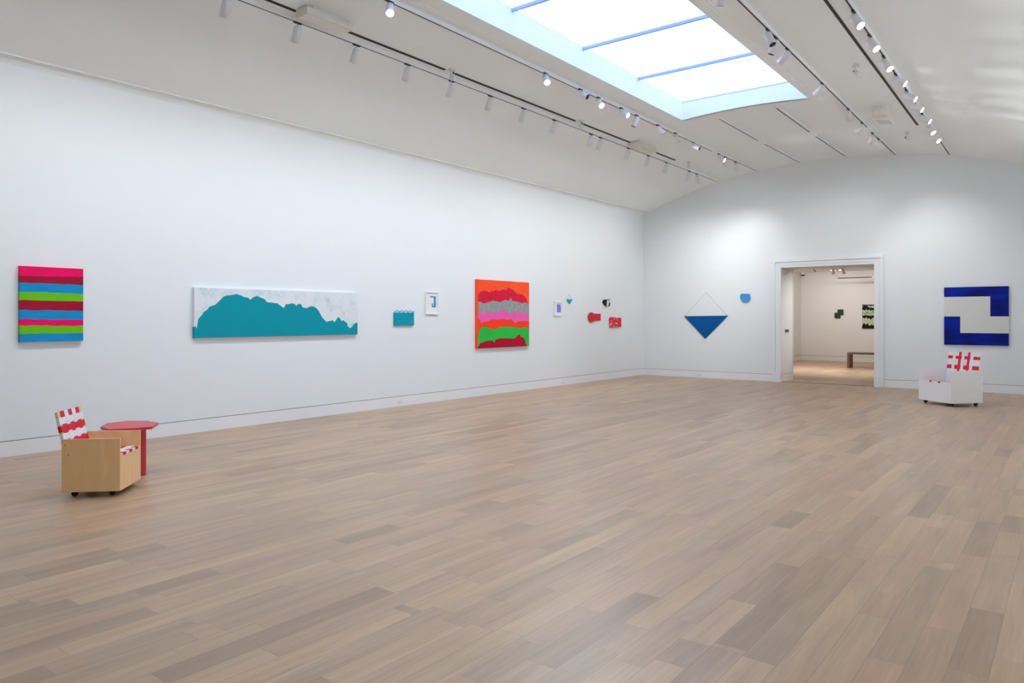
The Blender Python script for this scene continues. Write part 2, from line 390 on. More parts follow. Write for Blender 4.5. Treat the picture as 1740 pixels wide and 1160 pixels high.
# ------------------------------------------------------------------ skylight
sk = root('window_1', (0, 0, 0), 'long rooflight with pale blue well and frosted white panes', 'skylight'); sk['kind'] = 'structure'
def arcpts(n=16): return [(SX0 + (SX1 - SX0) * k / n, cz(SX0 + (SX1 - SX0) * k / n)) for k in range(n + 1)]
for y, nm in ((SY1, 1), (SY0, -1)):
    b = MB(); ap = arcpts()
    b.prism([(SX0, GZ + 0.02)] + ap + [(SX1, GZ + 0.02)], 0, 0.08, (lambda u, v, w, y=y, nm=nm: Vector((u, y + nm * w, v))), M['well'])
    link('well_end', b.mesh('well_end'), sk)
for x, s in ((SX0, -1), (SX1, 1)):
    x0, x1 = sorted((x, x + 0.08 * s))
    bx('well_side', x0, x1, SY0 - 0.08, SY1 + 0.08, cz(x) , GZ + 0.02, M['well'], sk)
ymul = [SY1 - 1.69 * k for k in range(7)]
for k in range(6):
    y1, y0 = ymul[k], ymul[k + 1]
    bx('pane', SX0, SX1, y0 + 0.02, y1 - (0.02 if k else 0), GZ, GZ + 0.006, M['pane'], sk)
for y in ymul[1:]:
    if y > SY0 + 0.05: bx('mullion', SX0, SX1, y - 0.015, y + 0.015, GZ - 0.035, GZ + 0.01, M['mull'], sk)
bx('edge_trim', SX0, SX1, SY1 - 0.006, SY1, GZ - 0.008, GZ, M['mull'], sk)
# shallow plaster moulding that frames the opening on the vault
for x in (SX0 - 0.22, SX1 + 0.14, SX0 - 0.27, SX1 + 0.19):
    b = MB(); a = math.atan2(cz(x + 0.01) - cz(x - 0.01), 0.02)
    mt = Matrix.Translation((x, 0, cz(x))) @ Matrix.Rotation(-a, 4, 'Y')
    b.box(-0.006, 0.006, SY0 - 0.2, SY1 + 0.18, -0.006, 0.006, M['ceil'], mt)
    link('moulding', b.mesh('moulding'), sk)

# ------------------------------------------------------------------ ceiling tracks and air slots
TRH = 0.045
def track(x0, y0, x1, y1, label):
    """surface mounted track: housing with a dark slot along its underside"""
    xm = (x0 + x1) / 2; z = min(cz(x0), cz(x1)) - TRH
    L = math.hypot(x1 - x0, y1 - y0); ang = math.atan2(x0 - x1, y1 - y0)
    r = root('lighting_track', (x0, y0, z), label, 'lighting track', 'lighting tracks on the ceiling', ang)
    r.rotation_euler = (math.atan2(cz(x1) - cz(x0), L), 0, ang)
    bx('housing', -0.010, 0.022, 0, L, 0.0, TRH + 0.02, M['track'], r, 0.001)
    bx('slot', -0.0085, 0.0085, 0.01, L - 0.01, -0.002, 0.002, M['slotgrey'], r)
    return r
track(-7.03, BY + 0.6, -7.03, 17.42, 'white track with slim dark slot, leftmost of the ceiling tracks')
track(-6.035, BY + 0.6, -6.09, 14.80, 'white track left of the skylight carrying the lit lamp near the top edge')
track(-6.10, 15.16, -6.07, 17.44, 'short white track near the far wall, continuing the one left of the skylight')
track(-5.125, 12.776, -5.13, 14.82, 'short bare track just past the skylight, left one of the pair')
track(-5.12, 15.19, -5.09, 17.48, 'short bare track by the far wall, left one of the pair')
track(-4.085, 12.718, -4.11, 14.76, 'short bare track just past the skylight, right one of the pair')
track(-4.11, 15.18, -4.085, 17.43, 'short bare track by the far wall, right one of the pair')
track(-2.84, 1.0, -3.075, 14.68, 'white track along the right side of the skylight')
track(-3.09, 15.09, -3.108, 17.56, 'short white track near the far wall, continuing the one right of the skylight')
track(-1.765, 0.5, -2.085, 17.37, 'rightmost ceiling track carrying the row of bright lamps')
def airslot(x0, y0, x1, y1, label):
    L = math.hypot(x1 - x0, y1 - y0); ang = math.atan2(x0 - x1, y1 - y0)
    b = MB(); xm = (x0 + x1) / 2; a = math.atan2(cz(xm + 0.01) - cz(xm - 0.01), 0.02)
    b.box(-0.019, 0.019, 0, L, -0.005, 0.02, M['black'])
    o = link('air_slot', b.mesh('air_slot'))
    o.location = (x0, y0, cz(x0)); o.rotation_euler = (math.atan2(cz(x1) - cz(x0), L), -a, ang)
    tag(o, label, 'air diffuser', 'black air slots in the ceiling')
XS = -6.92
airslot(XS, BY + 1, XS, 5.05, 'black linear air slot beside the leftmost track, nearest stretch before the large box')
airslot(XS, 5.76, XS, 7.48, 'black air slot stretch between the large cream box and the next sprinkler bracket')
airslot(XS, 7.62, XS, 10.80, 'long black air slot stretch between the two ceiling sprinkler brackets')
airslot(XS, 10.96, XS, 12.88, 'black air slot stretch between the sprinkler bracket and the far cream box')
airslot(XS, 13.72, XS, 14.78, 'black air slot stretch past the far cream box')
airslot(-2.09, 5.5, -2.26, 14.70, 'long black air slot beside the row of bright lamps on the right')

# ------------------------------------------------------------------ track lights
HB = MB(); HB.box(-0.014, 0.014, -0.05, 0.05, -0.016, 0.0, M['slotgrey']); me_adapter = HB.mesh('adapter', 0.002)
HB = MB(); HB.cyl((0, 0, 0), (0, 0, 1), 0.006, M['head'], n=10); me_stem = HB.mesh('stem')
R_, L_ = 0.046, 0.180
HB = MB()   # can: closed rounded back, open hollow front, axis -Z, back end at z=+0.02
prof = [(0.0, 0.030), (R_ * 0.75, 0.030), (R_, 0.018), (R_, -L_ + 0.03), (R_ * 0.93, -L_ + 0.03), (R_ * 0.93, -L_ + 0.055)]
n = 28
rings = []
for r, z in prof[1:]:
    rings.append([HB.bm.verts.new((r * math.cos(2 * pi * k / n), r * math.sin(2 * pi * k / n), z)) for k in range(n)])
HB.mi(M['head'])
for a_, b_ in zip(rings, rings[1:]):
    for k in range(n):
        f = HB.bm.faces.new([a_[k], a_[(k + 1) % n], b_[(k + 1) % n], b_[k]]); f.smooth = True
HB.bm.faces.new(rings[0])
me_can = HB.mesh('can')
HB = MB(); HB.cyl((0, 0, -L_ + 0.042), (0, 0, -L_ + 0.034), R_ * 0.92, M['lit'], n=28, smooth=False); me_lens_lit = HB.mesh('lens_lit')
HB = MB(); HB.cyl((0, 0, -L_ + 0.055), (0, 0, -L_ + 0.034), R_ * 0.92, M['lamp_dark'], n=28, smooth=False); me_lens_dark = HB.mesh('lens_dark')

def track_light(x, y, aim, lit, label, group, stem=0.05, power=0, spot=1.2, trackz=None, aimpt=None):
    z = cz(x) - TRH
    r = root('track_light', (x, y, z), label, 'track light', group)
    link('adapter', me_adapter, r)
    s = link('stem', me_stem, r, (0, 0, -0.015 - stem)); s.scale = (1, 1, stem)
    piv = Vector((0, 0, -0.015 - stem - 0.02))
    if aimpt is not None: aim = Vector(aimpt) - (Vector((x, y, z)) + piv)
    d = Vector(aim).normalized()
    q = (-d).to_track_quat('Z', 'Y')
    c = link('can', me_can, r, piv); c.rotation_mode = 'QUATERNION'; c.rotation_quaternion = q
    l = link('lens', me_lens_lit if lit else me_lens_dark, c)
    if lit: l['label'] = 'glowing lens'
    if power:
        ld = bpy.data.lights.new('lamp', 'SPOT'); ld.energy = power; ld.spot_size = spot; ld.spot_blend = 1.0; ld.shadow_soft_size = 0.045
        ld.color = (0.94, 0.985, 1.0)
        lo = bpy.data.objects.new('lamp', ld); COL.objects.link(lo); lo.parent = r
        lo.location = piv + d * (L_ - 0.02); lo.rotation_mode = 'QUATERNION'
        lo.rotation_quaternion = (-Vector((-0.47, 0, -0.88)))\
            .to_track_quat('Z', 'Y') if x < -7 else (-Vector((0.78, -0.1, -0.62))).to_track_quat('Z', 'Y') if x > -2.2 else q
    return r
ORD = ['nearest', 'second', 'third', 'fourth', 'fifth', 'sixth', 'seventh', 'eighth', 'ninth', 'tenth', 'eleventh', 'twelfth', 'thirteenth', 'fourteenth', 'farthest']
WP = 45
Y1 = [4.26, 5.14, 6.00, 6.87, 7.73, 8.60, 9.44, 10.31, 11.50, 11.83, 12.90, 13.75, 14.60, 15.77, 16.18]
for k, y in enumerate(Y1):
    lab = 'white cylinder spotlight on the leftmost track, %s one' % (ORD[k] if k in (0, 14) else ORD[k] + ' from the near end')
    aim = (-0.42, 0.04 * math.sin(k * 2.3), -0.9) if k != 14 else (0.1, 0.35, -0.9)
    track_light(-7.03, y, aim, False, lab, 'spotlights on the leftmost track', 0.045, WP, 2.5)
for y in (1.7, 2.6, 3.4):  # unseen extra heads, added for the light they contribute
    track_light(-7.03, y, (-0.42, 0, -0.9), False, 'added white cylinder spotlight on the leftmost track, unseen beyond the near picture edge', 'spotlights on the leftmost track', 0.045, WP, 2.5)
G2 = 'spotlights on the track left of the skylight'
T2 = [(5.64, (0.5, -0.45, -0.75), True, 'starry bright lamp nearest on the track left of the skylight'),
      (8.65, (0.5, -0.45, -0.70), True, 'bright lamp left of the skylight, second lit one on its track'),
      (9.58, (0.80, 0.05, -0.52), False, 'spotlight left of the skylight with a black open end, beside the second lit lamp'),
      (10.12, (0.55, -0.35, -0.6), True, 'bright lamp left of the skylight, third lit one on its track'),
      (10.86, (0.80, 0.02, -0.55), True, 'spotlight with a small glowing oval end near the skylight corner'),
      (11.40, (-0.30, -0.25, -0.9), False, 'pale blue spotlight tilted down left just under the skylight corner'),
      (12.21, (0.72, 0.55, -0.45), False, 'pale spotlight turned away to the right past the skylight corner'),
      (12.95, (0.05, 0.9, -0.6), False, 'small spotlight pointing to the far wall past the skylight corner'),
      (13.84, (0.80, 0.05, -0.50), False, 'spotlight with black open end farther along the track left of the skylight'),
      (15.15, (0.78, 0.05, -0.55), True, 'small glowing spotlight on the short far track, left of the two hanging ones'),
      (15.51, (0.05, 0.5, -0.9), False, 'grey downward spotlight directly beside the small glowing one on the short far track'),
      (16.11, (0.0, 0.3, -1), False, 'grey downward spotlight farthest on the short far track left of the skylight')]
for y, aim, lit, lab in T2:
    track_light(-6.05 if y < 13 else -6.08, y, aim, lit, lab, G2, 0.03, 130 if lit else 0, 1.9)
G5 = 'spotlights on the track right of the skylight'
T5 = [(7.43, (-0.2, 0.2, -0.9), False, 'spotlight barely entering the picture at the top edge, right of the skylight'),
      (8.95, (0.30, -0.10, -0.62), False, 'white spotlight with black open end, nearest whole one right of the skylight'),
      (9.25, (-0.35, -0.10, -0.9), False, 'narrow spotlight tilted left, beside the black ended one right of the skylight'),
      (9.75, (-0.8, 0.35, -0.45), False, 'pale blue spotlight pointing left, third right of the skylight'),
      (11.50, (-0.8, 0.40, -0.45), False, 'pale blue spotlight at the far right corner of the skylight'),
      (13.20, (0.0, 0.75, -0.65), False, 'grey spotlight pointing to the far wall, past the skylight on its right track'),
      (14.28, (-0.75, 0.5, -0.5), False, 'pale spotlight tilted left at the gap between the two right tracks'),
      (15.20, (-0.7, 0.5, -0.6), False, 'pale spotlight tilted left on the short far right track'),
      (15.77, (0.0, 0.6, -0.85), False, 'pale downward spotlight farthest on the short far right track')]
for y in (1.6, 3.6):  # unseen fill lamps added to brighten the plywood chair and near floor
    track_light(-6.05, y, (0.35, -0.2, -0.85), True, 'added fill lamp left of the skylight, unseen beyond the picture top', G2, 0.03, 35, 1.9)
    track_light(-2.85, y, (-0.35, 0.1, -0.85), True, 'added fill lamp right of the skylight, unseen beyond the picture top', 'spotlights on the track right of the skylight', 0.03, 30, 1.9)
for y, aim, lit, lab in T5:
    x = -2.90 + (y - 4.5) * (-0.175 / 10.2)
    track_light(x, y, aim, lit, lab, G5, 0.035)
G6 = 'bright lamps on the rightmost track'
Y6 = [8.52, 9.37, 10.24, 11.09, 11.98, 12.65, 13.50, 14.27, 14.99]
for k, y in enumerate(Y6):
    x = -1.86 + (y - 5.5) * (-0.225 / 11.87)
    lab = 'bright lit lamp on the rightmost track, %s one' % ('nearest' if k == 0 else 'farthest' if k == 8 else ORD[k] + ' from the near end')
    track_light(x, y, (0.55, -0.30, -0.75) if k < 3 or k > 6 else (0.80, -0.05, -0.55), True, lab, G6, 0.045, 150, 1.35)
for y in (1.0, 2.0, 3.0, 4.0, 5.0, 6.0, 6.8, 7.6):  # unseen lamps added so the right wall bounces more light
    track_light(-1.86 + (5.5 - y) * 0.019, y, (0.55, -0.30, -0.75), True, 'added fill lamp on the rightmost track, unseen beyond the picture top', G6, 0.045, 150, 1.35)

# extra far-wall accents and an added chair light come from the lamps already on the far tracks
def add_spot(parent_name_y, x, y, target, power, size):
    best = min((o for o in COL.objects if o.name.startswith('track_light') and o.parent is None), key=lambda o: abs(o.location.x - x) + abs(o.location.y - y))
    ld = bpy.data.lights.new('lamp', 'SPOT'); ld.energy = power; ld.spot_size = size; ld.spot_blend = 1; ld.shadow_soft_size = 0.045; ld.color = (0.94, 0.985, 1.0)
    lo = bpy.data.objects.new('lamp', ld); COL.objects.link(lo); lo.parent = best
    can = [c for c in best.children if c.name.startswith('can')][0]
    d = (Vector(target) - (best.location + can.location)).normalized()
    q = (-d).to_track_quat('Z', 'Y')
    can.rotation_quaternion = q
    lo.location = can.location + d * (L_ - 0.02); lo.rotation_mode = 'QUATERNION'; lo.rotation_quaternion = q
FP = 105
add_spot(0, -6.1, 15.51, (-7.5, FY, 2.2), FP, 1.3)
add_spot(0, -6.1, 16.11, (-6.3, FY, 2.6), FP * 0.7, 1.3)
add_spot(0, -6.05, 12.95, (-6.2, FY, 2.8), FP, 1.0)
add_spot(0, -3.05, 13.20, (-3.6, FY, 2.7), FP * 0.6, 1.1)
add_spot(0, -3.1, 15.77, (-2.0, FY, 1.8), FP, 1.4)
add_spot(0, -6.05, 12.21, (-2.0, 14.6, 0.4), 90, 0.55)  # spot added in this head to brighten the white chair
add_spot(0, -3.1, 15.20, (-4.6, FY, 2.8), FP * 0.5, 1.2)

# ------------------------------------------------------------------ other ceiling fittings
def ceil_box(x, y0, y1, w, h, label, name='emergency_light_box'):
    z = cz(x)
    r = root(name, (x, (y0 + y1) / 2, z), label, 'emergency light', 'cream boxes hanging over the left air slot')
    L = (y1 - y0) / 2
    a = math.atan2(cz(x + 0.01) - cz(x - 0.01), 0.02)
    bx('body', -w / 2, w / 2, -L, L, -h, -0.02, M['cream'], r, 0.006)
    bx('cover', -w / 2 + 0.012, w / 2 - 0.012, -L + 0.012, L - 0.012, -h - 0.01, -h, M['cream'], r, 0.003)
    bx('mounting_plate', -w / 2 + 0.02, w / 2 - 0.02, -L + 0.1, L - 0.1, -0.03, 0.03, M['device'], r)
    b = MB()
    for s in (-1, 1): b.cyl((0, s * (L - 0.07), -h - 0.016), (0, s * (L - 0.07), -h - 0.008), 0.012, M['device'], n=12)
    link('screw', b.mesh('screw'), r)
ceil_box(-6.80, 5.02, 5.66, 0.20, 0.10, 'large cream box on the ceiling near the top of the picture')
ceil_box(-6.84, 12.75, 13.55, 0.20, 0.10, 'smaller looking cream box far along the left air slot')

def sprinkler(x, y, label):
    z = cz(x); r = root('sprinkler_bracket', (x, y, z), label, 'sprinkler bracket', 'small white brackets on the ceiling')
    b = MB(); b.box(-0.04, 0.04, -0.05, 0.05, -0.02, 0.01, M['device']); link('base', b.mesh('base', 0.004), r)
    b = MB(); b.cyl((0, 0, -0.02), (0, 0, -0.09), 0.018, M['device'], n=14); b.cyl((0, 0, -0.09), (0.01, 0.01, -0.15), 0.03, M['device'], 0.022, n=16); link('body', b.mesh('body'), r)
    b = MB(); b.tube([(0.03, 0, -0.02), (0.045, 0.02, -0.05), (0.03, 0.02, -0.09)], 0.005, M['cream']); link('cable', b.mesh('cable'), r)
sprinkler(-6.87, 7.55, 'small white bracket between the two longest left air slots, nearer one')
sprinkler(-6.87, 10.88, 'small white bracket between left air slots, farther one')
sprinkler(-6.80, 15.2, 'tiny white bracket beyond the last left air slot')
def security_camera(x, y, label):
    z = cz(x); r = root('ceiling_sensor', (x, y, z), label, 'sensor', 'white sensors on the right side of the ceiling')
    b = MB(); b.cyl((0, 0, 0.01), (0, 0, -0.035), 0.06, M['device'], 0.05, n=20); link('base', b.mesh('base'), r)
    b = MB(); b.cyl((0, 0, -0.035), (0.01, 0.02, -0.10), 0.02, M['device'], n=12); b.cyl((-0.02, -0.02, -0.10), (0.05, 0.08, -0.14), 0.032, M['device'], n=16); link('body', b.mesh('body'), r)
    b = MB(); b.cyl((-0.023, -0.023, -0.0985), (-0.02, -0.02, -0.10), 0.014, M['black'], n=12); link('lens', b.mesh('lens'), r)
security_camera(-2.39, 10.75, 'white ceiling sensor left of the third bright lamp on the right')
security_camera(-2.53, 15.35, 'small white ceiling sensor near the far end of the right air slot')
r = root('ceiling_speaker', (-2.58, 13.3, cz(-2.58)), 'round cream ceiling device between the right track and the air slot', 'speaker')
b = MB(); b.cyl((0, 0, 0.01), (0, 0, -0.04), 0.11, M['device'], 0.12, n=32); link('base', b.mesh('base', 0.003), r)
b = MB(); b.cyl((0, 0, -0.04), (0, 0, -0.16), 0.13, M['cream'], 0.125, n=32); link('body', b.mesh('body', 0.008), r)
# recessed cover rings
for x, y, lab in ((-6.73, 6.77, 'faint round cover plate on the ceiling, nearest one on the left'), (-6.75, 11.35, 'faint round cover plate on the ceiling above the middle of the left track'), (-6.76, 15.88, 'faint round cover plate on the ceiling near the far left corner')):
    b = MB(); b.cyl((0, 0, 0.012), (0, 0, -0.005), 0.065, M['ceil'], 0.06, n=32)
    o = link('cover_plate', b.mesh('cover_plate', 0.001)); o.location = (x, y, cz(x))
    a = math.atan2(cz(x + 0.01) - cz(x - 0.01), 0.02); o.rotation_euler = (0, -a, 0)
    tag(o, lab, 'cover plate', 'round ceiling cover plates')
# ceiling access grille
b = MB(); x = -2.86
a = math.atan2(cz(x + 0.01) - cz(x - 0.01), 0.02)
r = root('vent_grille', (x + 0.12, 14.45, cz(x + 0.12)), 'flat white vent grille beside the gap in the right track', 'vent'); r.rotation_euler = (0, -a, 0)
b.box(-0.14, 0.14, -0.22, 0.22, -0.008, 0.01, M['ceil']); link('frame', b.mesh('frame', 0.002), r)
b = MB()
for k in (-1, 0, 1): b.box(-0.11, 0.11, k * 0.12 - 0.006, k * 0.12 + 0.006, -0.0105, -0.007, M['slotgrey'])
link('slits', b.mesh('slits'), r)

# ------------------------------------------------------------------ paintings
def interp(poly, x):
    if x <= poly[0][0]: return poly[0][1]
    for (xa, za), (xb, zb) in zip(poly, poly[1:]):
        if xa <= x <= xb: return za if xb == xa else za + (zb - za) * (x - xa) / (xb - xa)
    return poly[-1][1]

def canvas(name, u0, u1, z0, z1, th, bounds, mats, mp, label, base=None, span=None, cat='painting', rough=0.0, group=None, collapse=True):
    """stretched canvas; bounds[k](u) is the height where mats[k] ends and mats[k+1] begins (top to bottom)"""
    b = MB()
    us = {u0, u1}
    for B in bounds: us.update(p[0] for p in B)
    n = int((u1 - u0) / 0.02)
    us.update(u0 + (u1 - u0) * k / n for k in range(n + 1))
    us = sorted(u for u in us if u0 - 1e-9 <= u <= u1 + 1e-9)
    rnd = random.Random(len(name) + len(us))
    hs = []
    for u in us:
        h = [z1]
        for B in bounds:
            lo, hi = B[0][0], B[-1][0]
            zz = interp(B, u)
            if rough: zz += rnd.uniform(-rough, rough)
            h.append(max(z0, min(h[-1], zz)))
        h.append(z0); hs.append(h)
    for (ua, ha), (ub, hb) in zip(zip(us, hs), zip(us[1:], hs[1:])):
        if ub - ua < 1e-7: continue
        inside = span is None or (ua >= span[0] - 1e-6 and ub <= span[1] + 1e-6)
        if not inside:
            b.face([mp(ua, z0, th), mp(ub, z0, th), mp(ub, z1, th), mp(ua, z1, th)], base); continue
        for k, m in enumerate(mats):
            pts = []
            for p in (mp(ua, ha[k + 1], th), mp(ub, hb[k + 1], th), mp(ub, hb[k], th), mp(ua, ha[k], th)):
                if not pts or (p - pts[-1]).length > 1e-6: pts.append(p)
            if len(pts) > 1 and (pts[0] - pts[-1]).length < 1e-6: pts.pop()
            if len(pts) >= 3: b.face(pts, m)
    # sides, wrapping the colours round the left and right edges
    for u, h in ((u0, hs[0]), (u1, hs[-1])):
        if base is not None and span is not None:
            b.face([mp(u, z0, 0.003), mp(u, z0, th), mp(u, z1, th), mp(u, z1, 0.003)], base); continue
        for k, m in enumerate(mats):
            if h[k] - h[k + 1] > 1e-5: b.face([mp(u, h[k + 1], 0.003), mp(u, h[k + 1], th), mp(u, h[k], th), mp(u, h[k], 0.003)], m)
    b.face([mp(u0, z1, 0.003), mp(u1, z1, 0.003), mp(u1, z1, th), mp(u0, z1, th)], mats[0])
    b.face([mp(u0, z0, 0.003), mp(u1, z0, 0.003), mp(u1, z0, th), mp(u0, z0, th)], M['frame'])
    b.face([mp(u0, z0, 0.003), mp(u1, z0, 0.003), mp(u1, z1, 0.003), mp(u0, z1, 0.003)], M['frame'])
    bmesh.ops.remove_doubles(b.bm, verts=b.bm.verts, dist=1e-6)
    me = bpy.data.meshes.new(name); b.bm.to_mesh(me); b.bm.free()
    for m in b.mats: me.materials.append(m)
    o = link(name, me); tag(o, label, cat, group); return o

# striped painting on the left
zl = [1.966, 1.892, 1.792, 1.703, 1.593, 1.493, 1.424, 1.334]; zr = [1.98, 1.889, 1.786, 1.696, 1.588, 1.487, 1.418, 1.331]
rs = random.Random(3)
stripes = []
for a_, c_ in zip(zl, zr):
    stripes.append([(3.086 + 0.645 * k / 12, a_ + (c_ - a_) * k / 12 + rs.uniform(-0.004, 0.004)) for k in range(13)])
canvas('painting', 3.086, 3.731, 1.241, 2.076, 0.05, stripes, [P['pink'], P['maroon'], P['skyb'], P['lime'], P['maroon'], P['skyb'], P['pink'], P['lime'], P['skyb']], left,
       'upright canvas striped in pink, maroon, blue and lime at the left end of the wall')
TEALB = [(5.085, 1.395), (5.1, 1.402), (5.119, 1.37), (5.137, 1.494), (5.197, 1.559), (5.205, 1.58), (5.274, 1.624), (5.289, 1.655), (5.374, 1.685), (5.452, 1.749), (5.492, 1.794), (5.564, 1.815), (5.644, 1.823), (5.693, 1.836), (5.759, 1.819), (5.826, 1.794), (5.868, 1.792), (5.91, 1.763), (5.944, 1.797), (5.995, 1.816), (6.047, 1.807), (6.134, 1.774), (6.172, 1.733), (6.329, 1.723), (6.393, 1.69), (6.453, 1.654), (6.485, 1.715), (6.522, 1.707), (6.587, 1.727), (6.634, 1.717), (6.663, 1.689), (6.701, 1.718), (6.748, 1.719), (6.777, 1.668), (6.855, 1.656), (6.914, 1.686), (6.983, 1.682), (7.053, 1.641), (7.093, 1.584), (7.144, 1.51), (7.215, 1.452), (7.339, 1.473), (7.36, 1.443), (7.402, 1.477), (7.44, 1.527), (7.483, 1.502), (7.508, 1.456), (7.54, 1.48), (7.594, 1.442), (7.62, 1.433), (7.638, 1.373), (7.681, 1.347), (7.725, 1.373), (7.758, 1.416), (7.818, 1.438), (7.832, 1.432)]
canvas('painting', 5.085, 7.832, 1.245, 1.907, 0.05, [TEALB], [P['chalk'], P['teal']], left, 'long wide canvas with a jagged teal mass under chalky white', rough=0.003)
ORB = [[(10.817, 1.934), (10.831, 1.978), (10.892, 2.017), (10.996, 2.045), (11.112, 2.03), (11.182, 2.01), (11.234, 2.056), (11.258, 2.027), (11.349, 2.067), (11.458, 2.053), (11.592, 2.075), (11.717, 2.086), (11.754, 2.123), (11.842, 2.114), (11.944, 2.078), (12.073, 2.011), (12.23, 2.0), (12.363, 1.94), (12.417, 1.861), (12.444, 1.801)],
[(10.797, 1.831), (10.904, 1.818), (10.973, 1.787), (11.112, 1.814), (11.23, 1.846), (11.301, 1.852), (11.421, 1.839), (11.519, 1.829), (11.642, 1.87), (11.792, 1.865), (11.842, 1.931), (11.893, 1.867), (12.073, 1.847), (12.204, 1.818), (12.363, 1.836), (12.444, 1.806), (12.479, 1.795)],
[(10.797, 1.614), (10.95, 1.624), (11.112, 1.621), (11.23, 1.629), (11.349, 1.622), (11.47, 1.638), (11.568, 1.685), (11.642, 1.663), (11.717, 1.614), (11.868, 1.6), (11.996, 1.635), (12.178, 1.639), (12.336, 1.605), (12.479, 1.584)],
[(10.797, 1.524), (10.858, 1.48), (10.915, 1.409), (10.973, 1.432), (11.112, 1.45), (11.277, 1.487), (11.446, 1.479), (11.592, 1.491), (11.717, 1.471), (11.842, 1.486), (11.919, 1.455), (11.996, 1.4), (12.099, 1.439), (12.257, 1.446), (12.479, 1.454)],
[(10.831, 1.172), (10.847, 1.26), (10.915, 1.325), (11.019, 1.349), (11.112, 1.316), (11.23, 1.3), (11.349, 1.28), (11.446, 1.327), (11.667, 1.328), (11.893, 1.331), (12.151, 1.297), (12.363, 1.322), (12.479, 1.27)],
[(10.831, 0.967), (10.858, 1.01), (10.927, 1.038), (11.089, 1.071), (11.277, 1.066), (11.32, 1.012), (11.349, 1.08), (11.494, 1.107), (11.742, 1.101), (11.97, 1.089), (12.073, 1.149), (12.138, 1.179), (12.204, 1.123), (12.31, 1.089), (12.363, 0.985), (12.417, 0.927), (12.479, 0.921)]]
canvas('painting', 10.786, 12.479, 0.921, 2.256, 0.05, ORB, [P['orange'], P['crimson'], P['silver'], P['bubble'], P['vermil'], P['green'], P['dred']], left,
       'large orange canvas with ragged red, grey, pink and green bands', base=P['orange'], span=(10.81, 12.479), rough=0.007)

# blue and off-white canvas on the far wall
u0, u1, z0, z1 = -2.216, -1.097, 0.957, 2.147
W_, H_ = u1 - u0, z1 - z0
def cells(name, xs_, zs_, grid, mp, th, label, mats):
    b = MB()
    for i in range(len(xs_) - 1):
        for j in range(len(zs_) - 1):
            m = mats[grid[j][i]]
            b.face([mp(xs_[i], zs_[j], th), mp(xs_[i + 1], zs_[j], th), mp(xs_[i + 1], zs_[j + 1], th), mp(xs_[i], zs_[j + 1], th)], m)
            for (c, s, cond) in ((xs_[i], 'l', i == 0), (xs_[i + 1], 'r', i == len(xs_) - 2)):
                if cond: b.face([mp(c, zs_[j], 0.003), mp(c, zs_[j], th), mp(c, zs_[j + 1], th), mp(c, zs_[j + 1], 0.003)], m)
            for (c, cond) in ((zs_[j], j == 0), (zs_[j + 1], j == len(zs_) - 2)):
                if cond: b.face([mp(xs_[i], c, 0.003), mp(xs_[i], c, th), mp(xs_[i + 1], c, th), mp(xs_[i + 1], c, 0.003)], m)
    b.face([mp(xs_[0], zs_[0], 0.003), mp(xs_[-1], zs_[0], 0.003), mp(xs_[-1], zs_[-1], 0.003), mp(xs_[0], zs_[-1], 0.003)], M['frame'])
    bmesh.ops.remove_doubles(b.bm, verts=b.bm.verts, dist=1e-6)
    me = bpy.data.meshes.new(name); b.bm.to_mesh(me); b.bm.free()
    for m in b.mats: me.materials.append(m)
    return tag(link(name, me), label, 'painting')
cells('painting', [u0, u0 + .258 * W_, u0 + .724 * W_, u1], [z1 - H_ * k for k in (1, .793, .507, .167, 0)],
      [[1, 1, 1], [1, 0, 0], [0, 0, 1], [1, 1, 1]], far, 0.04, 'square canvas with interlocking ultramarine and off-white blocks above the white chair', {0: P['offw'], 1: P['ultra']})

# framed drawings
def framed(y0, y1, z0, z1, fw, label):
    r = root('framed_drawing', (LX, (y0 + y1) / 2, z0), label, 'framed drawing')
    inv = Matrix.Translation(-r.location)
    mp = lambda u, v, w: inv @ left(u, v, w)
    b = MB()
    for a_ in ((y0, y0 + fw, z0, z1), (y1 - fw, y1, z0, z1), (y0 + fw, y1 - fw, z0, z0 + fw), (y0 + fw, y1 - fw, z1 - fw, z1)):
        b.prism([(a_[0], a_[2]), (a_[1], a_[2]), (a_[1], a_[3]), (a_[0], a_[3])], 0.003, 0.032, mp, M['frame'])
    link('frame', b.mesh('frame'), r)
    b = MB(); b.prism([(y0 + fw, z0 + fw), (y1 - fw, z0 + fw), (y1 - fw, z1 - fw), (y0 + fw, z1 - fw)], 0.003, 0.014, mp, M['mat']); link('mat', b.mesh('mat'), r)
    return r, mp
r, mp = framed(9.412, 9.745, 1.576, 1.98, 0.02, 'white framed drawing of a blue hooked shape, left of the orange canvas')
b = MB(); z_ = 0.0175
b.prism([(9.537, 1.876), (9.631, 1.876), (9.631, 1.727), (9.602, 1.727), (9.602, 1.775), (9.578, 1.775), (9.578, 1.702), (9.679, 1.702), (9.679, 1.9), (9.537, 1.9)], 0.014, z_, mp, P['paper'])
link('drawing', b.mesh('drawing'), r)
r, mp = framed(13.465, 13.76, 1.561, 1.878, 0.02, 'small white framed drawing of blue scribbled bars, right of the orange canvas')
b = MB()
for k in range(7):
    zt = 1.814 - k * 0.0262
    uu = [(13.578, 13.72), (13.6, 13.72), (13.578, 13.70), (13.578, 13.72), (13.59, 13.72), (13.578, 13.712), (13.585, 13.72)][k]
    b.prism([(uu[0], zt - 0.019), (uu[1], zt - 0.019), (uu[1], zt), (uu[0], zt)], 0.014, 0.016, mp, P['cobalt'])
b.prism([(13.578, 1.636), (13.60, 1.636), (13.60, 1.814), (13.578, 1.814)], 0.014, 0.0165, mp, P['cobalt'])
b.prism([(13.695, 1.65), (13.72, 1.65), (13.72, 1.76), (13.695, 1.76)], 0.014, 0.0165, mp, P['cobalt'])
